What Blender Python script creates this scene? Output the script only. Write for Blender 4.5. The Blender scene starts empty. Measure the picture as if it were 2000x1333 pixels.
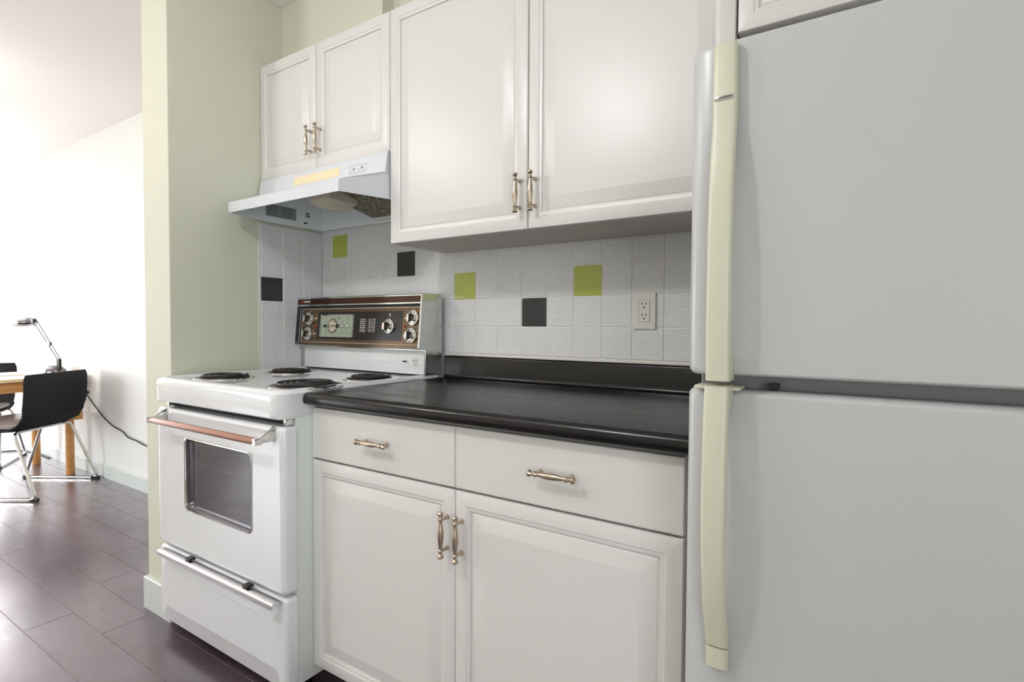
import bpy, bmesh, math, random
from mathutils import Vector, Matrix
random.seed(7)
PI = math.pi
C = bpy.context.scene.collection
sc = bpy.context.scene

# ------------------------------------------------------------------ camera
CAM = Vector((2.17206, -1.67340, 1.13294)); YAW, PITCH, ROLL = 0.576239, -0.0287276, 0.005014
f = Vector((-math.sin(YAW) * math.cos(PITCH), math.cos(YAW) * math.cos(PITCH), math.sin(PITCH)))
r = f.cross(Vector((0, 0, 1))).normalized(); u = r.cross(f)
r2 = math.cos(ROLL) * r + math.sin(ROLL) * u; u2 = -math.sin(ROLL) * r + math.cos(ROLL) * u
cd = bpy.data.cameras.new('camera'); cam = bpy.data.objects.new('camera', cd); C.objects.link(cam)
M = Matrix.Identity(4)
for i in range(3):
    M[i][0] = r2[i]; M[i][1] = u2[i]; M[i][2] = -f[i]; M[i][3] = CAM[i]
cam.matrix_world = M
cd.sensor_width = 36; cd.lens = 1051.28 * 36 / 2000; cd.clip_start = 0.02
sc.camera = cam
# ------------------------------------------------------------------ exposure, world, lights
sc.view_settings.view_transform = 'Standard'; sc.view_settings.look = 'None'
sc.view_settings.exposure = 0.0; sc.view_settings.gamma = 1; sc.view_settings.use_curve_mapping = False
w = bpy.data.worlds.new('world'); sc.world = w; w.use_nodes = True
w.node_tree.nodes['Background'].inputs[0].default_value = (0.85, 0.93, 1, 1)
w.node_tree.nodes['Background'].inputs[1].default_value = 1.0

def area(name, loc, rot, sx, sy, power, col):
    l = bpy.data.lights.new(name, 'AREA'); l.shape = 'RECTANGLE'; l.size = sx; l.size_y = sy
    l.energy = power; l.color = col
    o = bpy.data.objects.new(name, l); C.objects.link(o); o.location = loc; o.rotation_euler = rot
    return o
# daylight through the living room window, the wide window behind the camera
l1 = area('window_and_fill_light', (-6.33, -1.35, 0.90), (0, -PI / 2 + 0.3, 0), 1.6, 2.0, 80, (0.98, 0.96, 1.02))
l2 = area('window_and_fill_light', (-3.9, -3.88, 0.90), (PI / 2 - 0.55, 0, 0), 2.1, 1.4, 82, (0.95, 0.97, 1.02))
area('window_and_fill_light', (-5.40, -0.07, 1.15), (-PI / 2, 0, 0), 1.10, 1.9, 190, (1.0, 0.97, 1.03))
l1.data.spread = math.radians(150); l2.data.spread = math.radians(130)
area('window_and_fill_light', (3.2, -2.9, 1.15), (0, PI / 2, 0), 1.5, 1.4, 30, (0.95, 0.98, 1.04))  # added fill in an invented right window, brightens green wall and hood underside
# ceiling lamps
def bulb(name, loc, rad, power, col):
    l = bpy.data.lights.new(name, 'POINT'); l.shadow_soft_size = rad; l.energy = power; l.color = col
    o = bpy.data.objects.new(name, l); C.objects.link(o); o.location = loc
bulb('kitchen_lamp', (1.0, -1.95, 2.36), 0.07, 31, (0.98, 0.99, 1.0))
bulb('hall_lamp', (-0.45, -2.0, 2.36), 0.12, 25, (1, 0.95, 0.93))
bulb('living_room_lamp', (-1.9, -1.1, 2.32), 0.10, 7, (1, 0.84, 0.72))

# ------------------------------------------------------------------ materials
def srgb(c):
    return tuple([(v / 255 / 12.92) if v / 255 <= 0.04045 else ((v / 255 + 0.055) / 1.055) ** 2.4 for v in c]) + (1,)
def mat(name, col, rough=0.5, metal=0.0, **kw):
    m = bpy.data.materials.new(name); m.use_nodes = True; b = m.node_tree.nodes['Principled BSDF']
    b.inputs['Base Color'].default_value = srgb(col); b.inputs['Roughness'].default_value = rough
    b.inputs['Metallic'].default_value = metal
    for k, v in kw.items(): b.inputs[k].default_value = v
    return m
def noise_setup(m, scale, detail=3, dist=0.0, nscale=1.0):
    nt = m.node_tree; g = nt.nodes.new('ShaderNodeNewGeometry'); mp = nt.nodes.new('ShaderNodeMapping')
    mp.inputs['Scale'].default_value = scale
    n = nt.nodes.new('ShaderNodeTexNoise'); n.inputs['Scale'].default_value = nscale; n.inputs['Detail'].default_value = detail
    n.inputs['Distortion'].default_value = dist
    nt.links.new(g.outputs['Position'], mp.inputs['Vector']); nt.links.new(mp.outputs[0], n.inputs['Vector'])
    return n
def bump(m, n, strength, dist=0.001):
    nt = m.node_tree; b = nt.nodes.new('ShaderNodeBump'); b.inputs['Strength'].default_value = strength
    b.inputs['Distance'].default_value = dist
    nt.links.new(n.outputs[0], b.inputs['Height']); nt.links.new(b.outputs[0], nt.nodes['Principled BSDF'].inputs['Normal'])
def mixcol(m, n, c1, c2, lo=0.35, hi=0.65, sock='Base Color'):
    nt = m.node_tree; rp = nt.nodes.new('ShaderNodeValToRGB')
    rp.color_ramp.elements[0].position = lo; rp.color_ramp.elements[1].position = hi
    if sock == 'Base Color':
        rp.color_ramp.elements[0].color = srgb(c1); rp.color_ramp.elements[1].color = srgb(c2)
    else:
        rp.color_ramp.elements[0].color = (c1,) * 3 + (1,); rp.color_ramp.elements[1].color = (c2,) * 3 + (1,)
    nt.links.new(n.outputs[0], rp.inputs[0]); nt.links.new(rp.outputs[0], nt.nodes['Principled BSDF'].inputs[sock])
    return rp

m_wall = mat('green_paint', (208, 209, 191), 0.6); bump(m_wall, noise_setup(m_wall, (1, 1, 1), 4, nscale=120), 0.08)
m_wall_daylit = mat('daylit_green_paint', (228, 230, 227), 0.6)  # same green paint, lightened to stand in for the strong daylight there
m_ceil = mat('ceiling_paint', (247, 244, 241), 0.8)
m_base = mat('baseboard_paint', (205, 212, 208), 0.45)
m_cab = mat('white_thermofoil', (221, 218, 215), 0.32)
n = noise_setup(m_cab, (190, 190, 7), 4, 0.6); bump(m_cab, n, 0.16, 0.0015)
m_cabin = mat('cabinet_underside', (206, 201, 194), 0.5)
m_drawer = mat('smooth_white_laminate', (219, 217, 213), 0.38)
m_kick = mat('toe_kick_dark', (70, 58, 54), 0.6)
m_tile = mat('white_tile', (216, 216, 217), 0.14)
n = noise_setup(m_tile, (1, 1, 1), 5, 2.2, 26); bump(m_tile, n, 0.6, 0.005)
m_grout = mat('grout', (238, 236, 231), 0.7)
m_gtile = mat('green_glazed_tile', (178, 186, 84), 0.06)
m_btile = mat('black_glazed_tile', (42, 41, 46), 0.06)
for q in (m_gtile, m_btile): bump(q, noise_setup(q, (1, 1, 1), 1, 0.5, 14), 0.10, 0.002)
m_counter = mat('black_laminate', (40, 38, 39), 0.28, **{'Specular IOR Level': 0.38})
n = noise_setup(m_counter, (1, 4.0, 3.0), 3, 0.0, 5); mixcol(m_counter, n, (13, 12, 13), (24, 20, 22), 0.3, 0.8)
n2 = noise_setup(m_counter, (1, 5, 3), 3, 0.2, 5); mixcol(m_counter, n2, 0.20, 0.28, 0.3, 0.7, 'Roughness')
m_enamel = mat('white_enamel', (226, 228, 230), 0.10, **{'Coat Weight': 0.3, 'Coat Roughness': 0.04})
m_enamelside = mat('stove_side_enamel', (216, 222, 218), 0.3)
m_chrome = mat('chrome', (222, 222, 220), 0.08, 1.0)
m_steel = mat('brushed_steel', (196, 198, 194), 0.2, 1.0)
m_nickel = mat('brushed_nickel', (192, 178, 160), 0.26, 1.0)
m_alu = mat('brushed_aluminium', (212, 210, 213), 0.24, 1.0)
m_black = mat('black_plastic', (18, 17, 18), 0.4)
m_dark = mat('dark_void', (12, 12, 13), 0.7)
m_coil = mat('burner_coil', (46, 42, 42), 0.42, 0.3)
m_brown = mat('brown_panel', (66, 38, 28), 0.16, 0.35)
m_brown2 = mat('bronze_panel', (102, 82, 62), 0.22, 0.6)
m_grip = mat('dark_bronze_grip', (58, 48, 40), 0.3, 0.3)
m_print = mat('dim_print', (214, 210, 204), 0.5)
m_panelblack = mat('black_panel', (24, 17, 21), 0.2)
m_clock = mat('clock_face', (150, 160, 142), 0.3)
m_glass = mat('clear_glass', (255, 255, 255), 0.02, **{'Transmission Weight': 1.0, 'IOR': 1.45})
m_ovenglass = mat('tinted_oven_glass', (158, 150, 162), 0.03, **{'Transmission Weight': 0.92, 'IOR': 1.5})
m_red = mat('red_indicator', (176, 44, 28), 0.25)
m_white = mat('white_print', (225, 222, 214), 0.5)
m_copper = mat('copper_bar', (160, 116, 96), 0.36, 0.45)
m_fridge = mat('fridge_enamel', (188, 190, 190), 0.30); bump(m_fridge, noise_setup(m_fridge, (1, 1, 1), 2, nscale=260), 0.05)
m_gasket = mat('fridge_gasket_grey', (140, 142, 142), 0.6)
m_cream = mat('cream_plastic', (204, 203, 182), 0.34)
m_plate = mat('outlet_plastic', (216, 213, 208), 0.3)
m_tape = mat('cream_tape', (236, 222, 184), 0.6)
m_hood = mat('hood_enamel', (218, 221, 226), 0.22)
m_hoodin = mat('hood_inside_lit_enamel', (232, 238, 240), 0.35)  # inner enamel lightened to replace light bounced up from the cooktop
m_lamphouse = mat('lamp_housing_cream', (208, 200, 182), 0.4)
m_filter = mat('greasy_filter_mesh', (120, 108, 84), 0.5, 0.5)
n = noise_setup(m_filter, (1, 1, 1), 3, nscale=130)
mixcol(m_filter, n, (62, 52, 34), (168, 160, 140), 0.4, 0.6); bump(m_filter, n, 0.6, 0.002)
m_sticker = mat('grey_label', (150, 156, 158), 0.4)
m_ink = mat('printed_ink', (96, 98, 102), 0.5)
m_leather = mat('black_fabric', (13, 12, 17), 0.8); bump(m_leather, noise_setup(m_leather, (1, 1, 1), 3, nscale=300), 0.2)
m_seat = mat('grey_seat_leather', (140, 131, 134), 0.3)
m_wood = mat('birch_veneer', (214, 158, 96), 0.4)
n = noise_setup(m_wood, (3, 3, 22), 4, 1.0, 2); mixcol(m_wood, n, (204, 144, 82), (224, 172, 110), 0.3, 0.7)
m_tabletop = mat('table_top_veneer', (232, 206, 160), 0.3)
m_paper = mat('paper', (240, 240, 238), 0.6)
m_cable = mat('black_cable', (30, 28, 28), 0.5)
m_lampsteel = mat('dark_lamp_chrome', (112, 110, 112), 0.2, 0.8)
m_frame = mat('window_frame_white', (235, 236, 236), 0.4)
# floor: slate-look laminate planks
m_floor = mat('slate_laminate', (96, 78, 80), 0.3, **{'Coat Weight': 0.8, 'Coat Roughness': 0.24, 'Specular IOR Level': 0.5})
nt = m_floor.node_tree
at = nt.nodes.new('ShaderNodeAttribute'); at.attribute_name = 'tone'
n = noise_setup(m_floor, (1, 2.0, 1), 5, 0.3, 2.2)
ad = nt.nodes.new('ShaderNodeMath'); ad.operation = 'ADD'
nt.links.new(n.outputs[0], ad.inputs[0]); nt.links.new(at.outputs['Fac'], ad.inputs[1])
rp = nt.nodes.new('ShaderNodeValToRGB')
rp.color_ramp.elements[0].position = 0.30; rp.color_ramp.elements[0].color = srgb((68, 53, 61))
rp.color_ramp.elements[1].position = 0.80; rp.color_ramp.elements[1].color = srgb((102, 85, 95))
nt.links.new(ad.outputs[0], rp.inputs[0]); nt.links.new(rp.outputs[0], nt.nodes['Principled BSDF'].inputs['Base Color'])
n2 = noise_setup(m_floor, (1, 1.6, 1), 4, 0.0, 9); mixcol(m_floor, n2, 0.26, 0.36, 0.3, 0.7, 'Roughness')
bump(m_floor, noise_setup(m_floor, (1, 2, 1), 3, 0.0, 30), 0.05, 0.0010)
m_gap = mat('plank_joint_glint', (176, 162, 164), 0.5)  # light joint colour paints the glint off the plank bevels

# ------------------------------------------------------------------ mesh helpers
def obj(name, bm, m=None, parent=None, smooth=True, ang=35):
    bmesh.ops.recalc_face_normals(bm, faces=bm.faces)
    me = bpy.data.meshes.new(name); bm.to_mesh(me); bm.free()
    ms = m if isinstance(m, (list, tuple)) else [m]
    for k in ms: me.materials.append(k)
    if smooth:
        for p in me.polygons: p.use_smooth = True
        me.set_sharp_from_angle(angle=math.radians(ang))
    o = bpy.data.objects.new(name, me); C.objects.link(o)
    if parent is not None:
        o.parent = parent; o.matrix_parent_inverse = parent_inv(parent)
    return o
def parent_inv(p):
    m = Matrix.Identity(4); q = p
    chain = []
    while q is not None: chain.append(q); q = q.parent
    for q in reversed(chain):
        m = m @ q.matrix_parent_inverse @ Matrix.LocRotScale(q.location, q.rotation_euler, q.scale)
    return m.inverted()
def thing(name, label, cat, loc=(0, 0, 0), rotz=0, group=None):
    o = bpy.data.objects.new(name, None); C.objects.link(o); o.location = loc; o.rotation_euler = (0, 0, rotz)
    o['label'] = label; o['category'] = cat
    if group: o['group'] = group
    return o
def tag(o, label, cat=None, group=None):
    o['label'] = label
    if cat: o['category'] = cat
    if group: o['group'] = group
    return o
def struct(name, bm, m, **k):
    o = obj(name, bm, m, **k); o['kind'] = 'structure'; return o
def N(): return bmesh.new()
def box(bm, x0, x1, y0, y1, z0, z1, bev=0.0, seg=2, mi=0):
    v = [bm.verts.new((x, y, z)) for x in (x0, x1) for y in (y0, y1) for z in (z0, z1)]
    fs = [bm.faces.new([v[i] for i in q]) for q in ((0, 1, 3, 2), (4, 6, 7, 5), (0, 4, 5, 1), (2, 3, 7, 6), (0, 2, 6, 4), (1, 5, 7, 3))]
    for q in fs: q.material_index = mi
    if bev > 0:
        es = list({e for q in fs for e in q.edges})
        rr = bmesh.ops.bevel(bm, geom=es, offset=bev, segments=seg, affect='EDGES', profile=0.5)
        for q in rr['faces']: q.material_index = mi
    return v
def rring(x0, x1, z0, z1, rad, n=4):
    pts = []; rad = max(min(rad, (x1 - x0) / 2 - 1e-5, (z1 - z0) / 2 - 1e-5), 1e-5)
    for cx, cz, a0 in ((x1 - rad, z1 - rad, 0), (x0 + rad, z1 - rad, 90), (x0 + rad, z0 + rad, 180), (x1 - rad, z0 + rad, 270)):
        for k in range(n + 1):
            a = math.radians(a0 + 90 * k / n); pts.append((cx + rad * math.cos(a), cz + rad * math.sin(a)))
    return pts
def loft(bm, rings, n=4, cap0=True, cap1=True, axis='y', mi=0, fn=None):
    """rings: (a0,a1,b0,b1,rad,d) rounded rectangles stacked along an axis"""
    loops = []; rings = list(rings)
    if cap1:      # a thin coplanar border keeps the cap flat under smooth shading
        a0, a1, b0, b1, rad, d = rings[-1]; e = min(.0012, (a1 - a0) * .12, (b1 - b0) * .12)
        rings.append((a0 + e, a1 - e, b0 + e, b1 - e, max(rad - e, 1e-4), d))
    for a0, a1, b0, b1, rad, d in rings:
        L = []
        for a, b in rring(a0, a1, b0, b1, rad, n):
            p = {'y': (a, d, b), 'z': (a, b, d), 'x': (d, a, b)}[axis]
            if fn: p = fn(*p)
            L.append(bm.verts.new(p))
        loops.append(L)
    for A, B in zip(loops, loops[1:]):
        k = len(A)
        for i in range(k):
            q = bm.faces.new((A[i], A[(i + 1) % k], B[(i + 1) % k], B[i])); q.material_index = mi
    if cap0: bm.faces.new(loops[0]).material_index = mi
    if cap1: bm.faces.new(loops[-1]).material_index = mi
def lathe(bm, prof, mat4=None, n=16, mi=0):
    mat4 = mat4 or Matrix.Identity(4); loops = []
    for rad, h in prof:
        loops.append([bm.verts.new(mat4 @ Vector((rad * math.cos(2 * PI * k / n), rad * math.sin(2 * PI * k / n), h))) for k in range(n)])
    for A, B in zip(loops, loops[1:]):
        for i in range(n): bm.faces.new((A[i], A[(i + 1) % n], B[(i + 1) % n], B[i])).material_index = mi
    bm.faces.new(loops[0]).material_index = mi; bm.faces.new(loops[-1]).material_index = mi
def tube(bm, pts, rad, n=8, closed=False, mi=0):
    pts = [Vector(p) for p in pts]; loops = []; k = len(pts); up = None
    for i, p in enumerate(pts):
        if closed: t = (pts[(i + 1) % k] - pts[i - 1]).normalized()
        else: t = (pts[min(i + 1, k - 1)] - pts[max(i - 1, 0)]).normalized()
        if up is None:
            up = t.orthogonal().normalized()
        up = (up - t * up.dot(t)).normalized(); s = t.cross(up)
        rr = rad[i] if isinstance(rad, (list, tuple)) else rad
        loops.append([bm.verts.new(p + rr * (math.cos(2 * PI * j / n) * up + math.sin(2 * PI * j / n) * s)) for j in range(n)])
    pr = list(zip(loops, loops[1:])) + ([(loops[-1], loops[0])] if closed else [])
    for A, B in pr:
        for j in range(n): bm.faces.new((A[j], A[(j + 1) % n], B[(j + 1) % n], B[j])).material_index = mi
    if not closed:
        bm.faces.new(loops[0]).material_index = mi; bm.faces.new(loops[-1]).material_index = mi
def fillet(pts, rad, n=5):
    pts = [Vector(p) for p in pts]; out = [pts[0]]
    for a, b, c in zip(pts, pts[1:], pts[2:]):
        d1 = (a - b); d2 = (c - b); l = min(rad, d1.length * .45, d2.length * .45)
        p0 = b + d1.normalized() * l; p1 = b + d2.normalized() * l
        for k in range(n + 1):
            t = k / n; out.append(p0 * (1 - t) ** 2 + b * 2 * t * (1 - t) + p1 * t * t)
    out.append(pts[-1]); return out
def prism(bm, prof, x0, x1, mi=0):
    """profile of (y,z) points extruded along x"""
    A = [bm.verts.new((x0, y, z)) for y, z in prof]; B = [bm.verts.new((x1, y, z)) for y, z in prof]
    k = len(A); fs = [bm.faces.new(A), bm.faces.new(B)]
    for i in range(k): fs.append(bm.faces.new((A[i], A[(i + 1) % k], B[(i + 1) % k], B[i])))
    for q in fs: q.material_index = mi
def quad(bm, a, b, c, d, mi=0):
    q = bm.faces.new([bm.verts.new(p) for p in (a, b, c, d)]); q.material_index = mi
def along(p, d):
    """matrix placing local z along d at p"""
    return Matrix.Translation(Vector(p)) @ Vector(d).to_track_quat('Z', 'Y').to_matrix().to_4x4()

# ------------------------------------------------------------------ the setting
XL, XR, YF, H = -6.4, 3.3, -4.0, 2.525
# floor planks
bm = N(); tone = []
W = 0.1525; LEN = 1.2
known = {-1.0185: -0.39, -0.866: -0.132, -0.7135: -0.60, -0.561: -0.895}
row = 0; y = -1.0185 - W * 20
while y < 0.0:
    off = None
    for k, v in known.items():
        if abs(k - y) < 0.01: off = v
    if off is None: off = random.uniform(0, LEN)
    x = off - LEN * 9
    while x < XR:
        x0, x1 = max(x, XL), min(x + LEN, XR); y0, y1 = max(y, YF), min(y + W, 0)
        if x1 - x0 > 0.01 and y1 - y0 > 0.005:
            g = 0.0011
            L = [[bm.verts.new((a, b, c)) for a, b in ((x0 + e, y0 + e), (x1 - e, y0 + e), (x1 - e, y1 - e), (x0 + e, y1 - e))] for e, c in ((g, -0.002), (g * 1.2, 0.0))]
            for i in range(4): bm.faces.new((L[0][i], L[0][(i + 1) % 4], L[1][(i + 1) % 4], L[1][i]))
            bm.faces.new(L[1]); tone += [random.uniform(-0.05, 0.05)] * 5
        x += LEN
    y += W
nf = len(bm.faces)
quad(bm, (XL, YF, -0.002), (XR, YF, -0.002), (XR, 0, -0.002), (XL, 0, -0.002), 1)
quad(bm, (XL, YF, -0.06), (XR, YF, -0.06), (XR, 0, -0.06), (XL, 0, -0.06), 1)
fl = struct('floor', bm, [m_floor, m_gap], smooth=False)
a = fl.data.attributes.new('tone', 'FLOAT', 'FACE')
for i, v in enumerate(tone + [0.0] * 2): a.data[i].value = v
bm = N(); box(bm, XL, XR, YF, 0, H, H + 0.1); struct('ceiling', bm, m_ceil, smooth=False)
def wall_open(name, axis, pos, a0, a1, opens, wm=None):
    """wall with rectangular openings: opens = (a0,a1,z0,z1)"""
    bm = N(); cur = a0
    def b(p0, p1, z0, z1):
        if p1 - p0 < 1e-4 or z1 - z0 < 1e-4: return
        if axis == 'x': box(bm, pos, pos + 0.12, p0, p1, z0, z1)
        else: box(bm, p0, p1, pos, pos + 0.12, z0, z1)
    for o0, o1, z0, z1 in opens:
        b(cur, o0, -0.06, H + 0.1); b(o0, o1, -0.06, z0); b(o0, o1, z1, H + 0.1); cur = o1
    b(cur, a1, -0.06, H + 0.1)
    struct(name, bm, wm or m_wall, smooth=False)
wall_open('wall_back', 'y', 0.0, XL, XR, [(-6.0, -4.8, 0.15, 2.15)], m_wall_daylit)
wall_open('wall_left', 'x', XL - 0.12, YF, 0, [(-2.4, -0.3, 0.05, 1.75)])
wall_open('wall_right', 'x', XR, YF, 0, [(-3.6, -2.2, 0.4, 1.9)])
wall_open('wall_front', 'y', YF - 0.12, XL, XR, [(-4.95, -2.8, 0.15, 1.75)])
def window(name, axis, pos, a0, a1, z0, z1):
    bm = N(); t = 0.06
    def b(p0, p1, q0, q1, d0, d1, mi):
        if axis == 'x': box(bm, pos + d0, pos + d1, p0, p1, q0, q1, mi=mi)
        else: box(bm, p0, p1, pos + d0, pos + d1, q0, q1, mi=mi)
    for p in ((a0, a0 + t, z0, z1), (a1 - t, a1, z0, z1), (a0 + t, a1 - t, z0, z0 + t), (a0 + t, a1 - t, z1 - t, z1),
              ((a0 + a1) / 2 - t / 2, (a0 + a1) / 2 + t / 2, z0 + t, z1 - t)): b(*p, 0.03, 0.09, 0)
    b(a0 + t, a1 - t, z0 + t, z1 - t, 0.056, 0.062, 1)
    struct(name, bm, [m_frame, m_glass], smooth=False)
window('window_1', 'x', XL - 0.12, -2.4, -0.3, 0.05, 1.75)
window('window_2', 'y', YF - 0.12, -4.95, -2.8, 0.15, 1.75)
window('window_4', 'y', 0.0, -6.0, -4.8, 0.15, 2.15)
window('added_window_3', 'x', XR, -3.6, -2.2, 0.4, 1.9)  # invented window, added to hold the fill light from the right
# partition beside the stove
bm = N(); box(bm, -0.200, -0.0005, -0.680, -0.0005, 0.0005, H - 0.0005, 0.002, 1); struct('wall_partition', bm, m_wall)
# bulkhead above the wall cabinets
bm = N(); box(bm, 0.0, 0.628, -0.2075, -0.0005, 2.229, H - 0.0005)
box(bm, 0.628, XR - 0.001, -0.150, -0.0005, 2.229, H - 0.0005); struct('wall_bulkhead', bm, m_wall, smooth=False)
def bboard(name, bm): struct(name, bm, m_base)
bm = N(); prism(bm, [(-0.0005, 0.0005), (-0.014, 0.0005), (-0.014, 0.094), (-0.010, 0.099), (-0.0005, 0.099)], XL + 0.001, -0.202); bboard('baseboard_back', bm)
bm = N(); loft(bm, [(-0.214, 0.0, -0.694, -0.001, 0.001, 0.0005), (-0.214, 0.0, -0.694, -0.001, 0.001, 0.122), (-0.211, -0.0005, -0.691, -0.001, 0.001, 0.126)], n=1, axis='z')
bboard('baseboard_partition', bm)

# ------------------------------------------------------------------ tiled backsplash
T = 0.104975; TX0 = 0.07998; TZ0 = 1.02356; TY0 = -0.10964
bs = thing('tiled_backsplash', 'white square tiles with scattered green and black ones along the wall behind stove and counter', 'backsplash', (1.0, 0, 0.88))
bs2 = thing('tiled_backsplash', 'narrow three-tile-wide panel of white tiles with one black tile on the green side wall', 'backsplash', (0, -0.16, 0.88))
bm = N(); box(bm, 0.0005, 1.99, -0.0045, -0.0005, 0.88, 1.62)
obj('grout_bed', bm, m_grout, bs, smooth=False)
bm = N(); box(bm, 0.0005, 0.0045, -0.3225, -0.0072, 0.88, 1.565); obj('grout_bed', bm, m_grout, bs2, smooth=False)
GREEN = {(1, 4), (8, 2), (13, 2)}; BLACK = {(5, 3), (11, 1)}     # back wall (column, row)
def tile_ring(a0, a1, b0, b1, d0, d1):
    return [(a0, a1, b0, b1, 0.002, d0), (a0, a1, b0, b1, 0.002, d0 + (d1 - d0) * 0.4), (a0 + 0.0016, a1 - 0.0016, b0 + 0.0016, b1 - 0.0016, 0.002, d1)]
bm = N(); acc = []
for k in range(0, 19):
    a0 = max(TX0 + (k - 1) * T, 0.0055) + 0.0013; a1 = TX0 + k * T - 0.0013
    for rr in range(-1, 6):
        b0 = TZ0 + rr * T + 0.0013; b1 = TZ0 + (rr + 1) * T - 0.0013
        if rr == 5: b1 = 1.575
        if rr == 3 and k > 8: b1 = 1.4155
        if rr > 3 and k > 8: continue
        if rr < 0: b0 = 0.93
        if rr < 0 and k > 8: continue
        ring = tile_ring(a0, a1, b0, b1, -0.0045, -0.0068)
        key = (k, rr)
        if key in GREEN: acc.append(('green', ring, 'y'))
        elif key in BLACK: acc.append(('black', ring, 'y'))
        else: loft(bm, ring, n=2, cap0=False)
obj('white_tiles', bm, m_tile, bs, ang=12); bm = N()
for k in range(3):
    a1 = (TY0 - (k - 1) * T) if k else -0.0085
    a0 = TY0 - k * T + 0.0013; a1 -= 0.0013
    for rr in range(-1, 6):
        b0 = TZ0 + rr * T + 0.0013; b1 = TZ0 + (rr + 1) * T - 0.0013
        if rr < 0: b0 = 0.93
        if rr == 5: b1 = 1.5655
        ring = tile_ring(a0, a1, b0, b1, 0.0045, 0.0068)
        if (k, rr) == (2, 2): acc.append(('black', ring, 'x'))
        else: loft(bm, ring, n=2, cap0=False, axis='x')
obj('white_tiles', bm, m_tile, bs2, ang=12)
for kind, ring, ax in acc:
    bm = N(); loft(bm, ring, n=2, axis=ax)
    o = obj('accent_tile', bm, m_gtile if kind == 'green' else m_btile, bs if ax == 'y' else bs2); o['label'] = 'glossy %s accent tile' % ('lime green' if kind == 'green' else 'black')
bm = N(); box(bm, 0.0005, 0.0080, -0.3300, -0.3230, 0.88, 1.572, 0.003); tag(obj('edge_trim', bm, m_plate, bs2), 'white edge trim')
bm = N(); box(bm, 0.800, 1.99, -0.0205, -0.0085, 1.0125, 1.0235, 0.003); tag(obj('cap_strip', bm, m_plate, bs), 'white strip along the bottom tile row')

# ------------------------------------------------------------------ cabinet doors and handles
def pull(parent, c, axis, L=0.104, label=None):
    """turned spindle pull: c = centre of the bar"""
    bm = N(); h = L / 2
    prof = [(0.0005, -h - .0065), (.0045, -h - .006), (.0068, -h - .003), (.0068, -h), (.005, -h + .003), (.0032, -h + .006), (.0036, -h + .009),
            (.0058, -h + .0115), (.0058, -h + .0145), (.0040, -h + .0175), (.0040, -h + .022), (.0052, -h + .033), (.0063, -.010), (.0066, 0)]
    prof = [(a * 1.22 if a > .001 else a, b) for a, b in prof]; prof = prof + [(a, -b) for a, b in reversed(prof[:-1])]
    d = (0, 0, 1) if axis == 'z' else (1, 0, 0)
    lathe(bm, prof, along(c, d), 14)
    for s in (-1, 1):
        q = Vector(c) + Vector(d) * s * (h - .013)
        lathe(bm, [(.0046, 0), (.0042, .010), (.0046, .020), (.0062, .026)], along(q, (0, 1, 0)), 12)
    return obj('handle', bm, m_nickel, parent)
def cab_door(parent, x0, x1, z0, z1, yf, th=0.019, st=0.034):
    """routed raised-panel door; yf = front plane (faces -y)"""
    bm = N(); yb = yf + th; s = st
    def R(i, d, rad=0.0008): return (x0 + i, x1 - i, z0 + i, z1 - i, rad, d)
    loft(bm, [R(0, yb), R(0, yf + .005), R(.0015, yf + .0015), R(.005, yf), R(s, yf), R(s + .002, yf + .0018), R(s + .009, yf + .0030), R(s + .0105, yf + .0032), R(s + .0115, yf + .0085), R(s + .016, yf + .0085), R(s + .0185, yf + .0068), R(s + .050, yf + .0010), R(s + .0525, yf + .0004)], n=1)
    return obj('door', bm, m_cab, parent, ang=20)

YB = -0.637
bc = thing('base_cabinet', 'white base cabinet with two drawers over two raised panel doors under the black counter', 'cabinet', (1.334, -0.33, 0))
bm = N(); box(bm, 0.776, 1.894, YB + 0.0205, -0.009, 0.090, 0.888); obj('body', bm, m_cabin, bc, smooth=False)
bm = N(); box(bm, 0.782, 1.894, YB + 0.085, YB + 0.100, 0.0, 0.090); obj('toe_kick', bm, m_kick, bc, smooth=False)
DX = 1.3315
for x0, x1 in ((0.7745, DX - 0.0012), (DX + 0.0012, 1.893)):
    bm = N(); loft(bm, [(x0, x1, 0.728, 0.882, .0008, YB + .019), (x0, x1, 0.728, 0.882, .0008, YB + .004), (x0 + .0012, x1 - .0012, 0.7292, 0.8808, .0008, YB + .0012), (x0 + .004, x1 - .004, 0.732, 0.878, .0008, YB)], n=1)
    o = obj('drawer', bm, m_drawer, bc, ang=20)
    pull(o, (1.057 if x0 < 1 else 1.617, YB - 0.028, 0.808), 'x')
    dd = cab_door(bc, x0, x1, 0.084, 0.7225, YB)
    pull(dd, (DX - 0.0225 if x0 < 1 else DX + 0.0235, YB - 0.028, 0.613 if x0 < 1 else 0.611), 'z')
YU = -0.3135
def wall_cab(name, label, x0, x1, z0, z1, xm, hz, hdx):
    t = thing(name, label, 'cabinet', ((x0 + x1) / 2, -0.15, z0))
    bm = N(); box(bm, x0 + .001, x1 - .001, YU + .0205, -0.0095, z0 + .001, z1 - .001); obj('body', bm, m_cabin, t, smooth=False)
    for a, b, s in ((x0, xm - .0012, -1), (xm + .0012, x1, 1)):
        d = cab_door(t, a + .0005, b - .0005, z0, z1, YU)
        if hz: pull(d, (xm + s * hdx, YU - 0.028, hz), 'z')
    return t
wall_cab('wall_cabinet', 'short white wall cabinet with two doors above the range hood', 0.001, 0.7735, 1.744, 2.226, 0.3725, 1.850, 0.027)
wall_cab('wall_cabinet', 'tall white wall cabinet with two raised panel doors above the counter', 0.7755, 1.9100, 1.418, 2.226, 1.3400, 1.521, 0.026)
t = wall_cab('wall_cabinet', 'white wall cabinet above the refrigerator, partly out of view', 1.9135, 2.70, 1.822, 2.226, 2.307, 0, 0)

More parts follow.
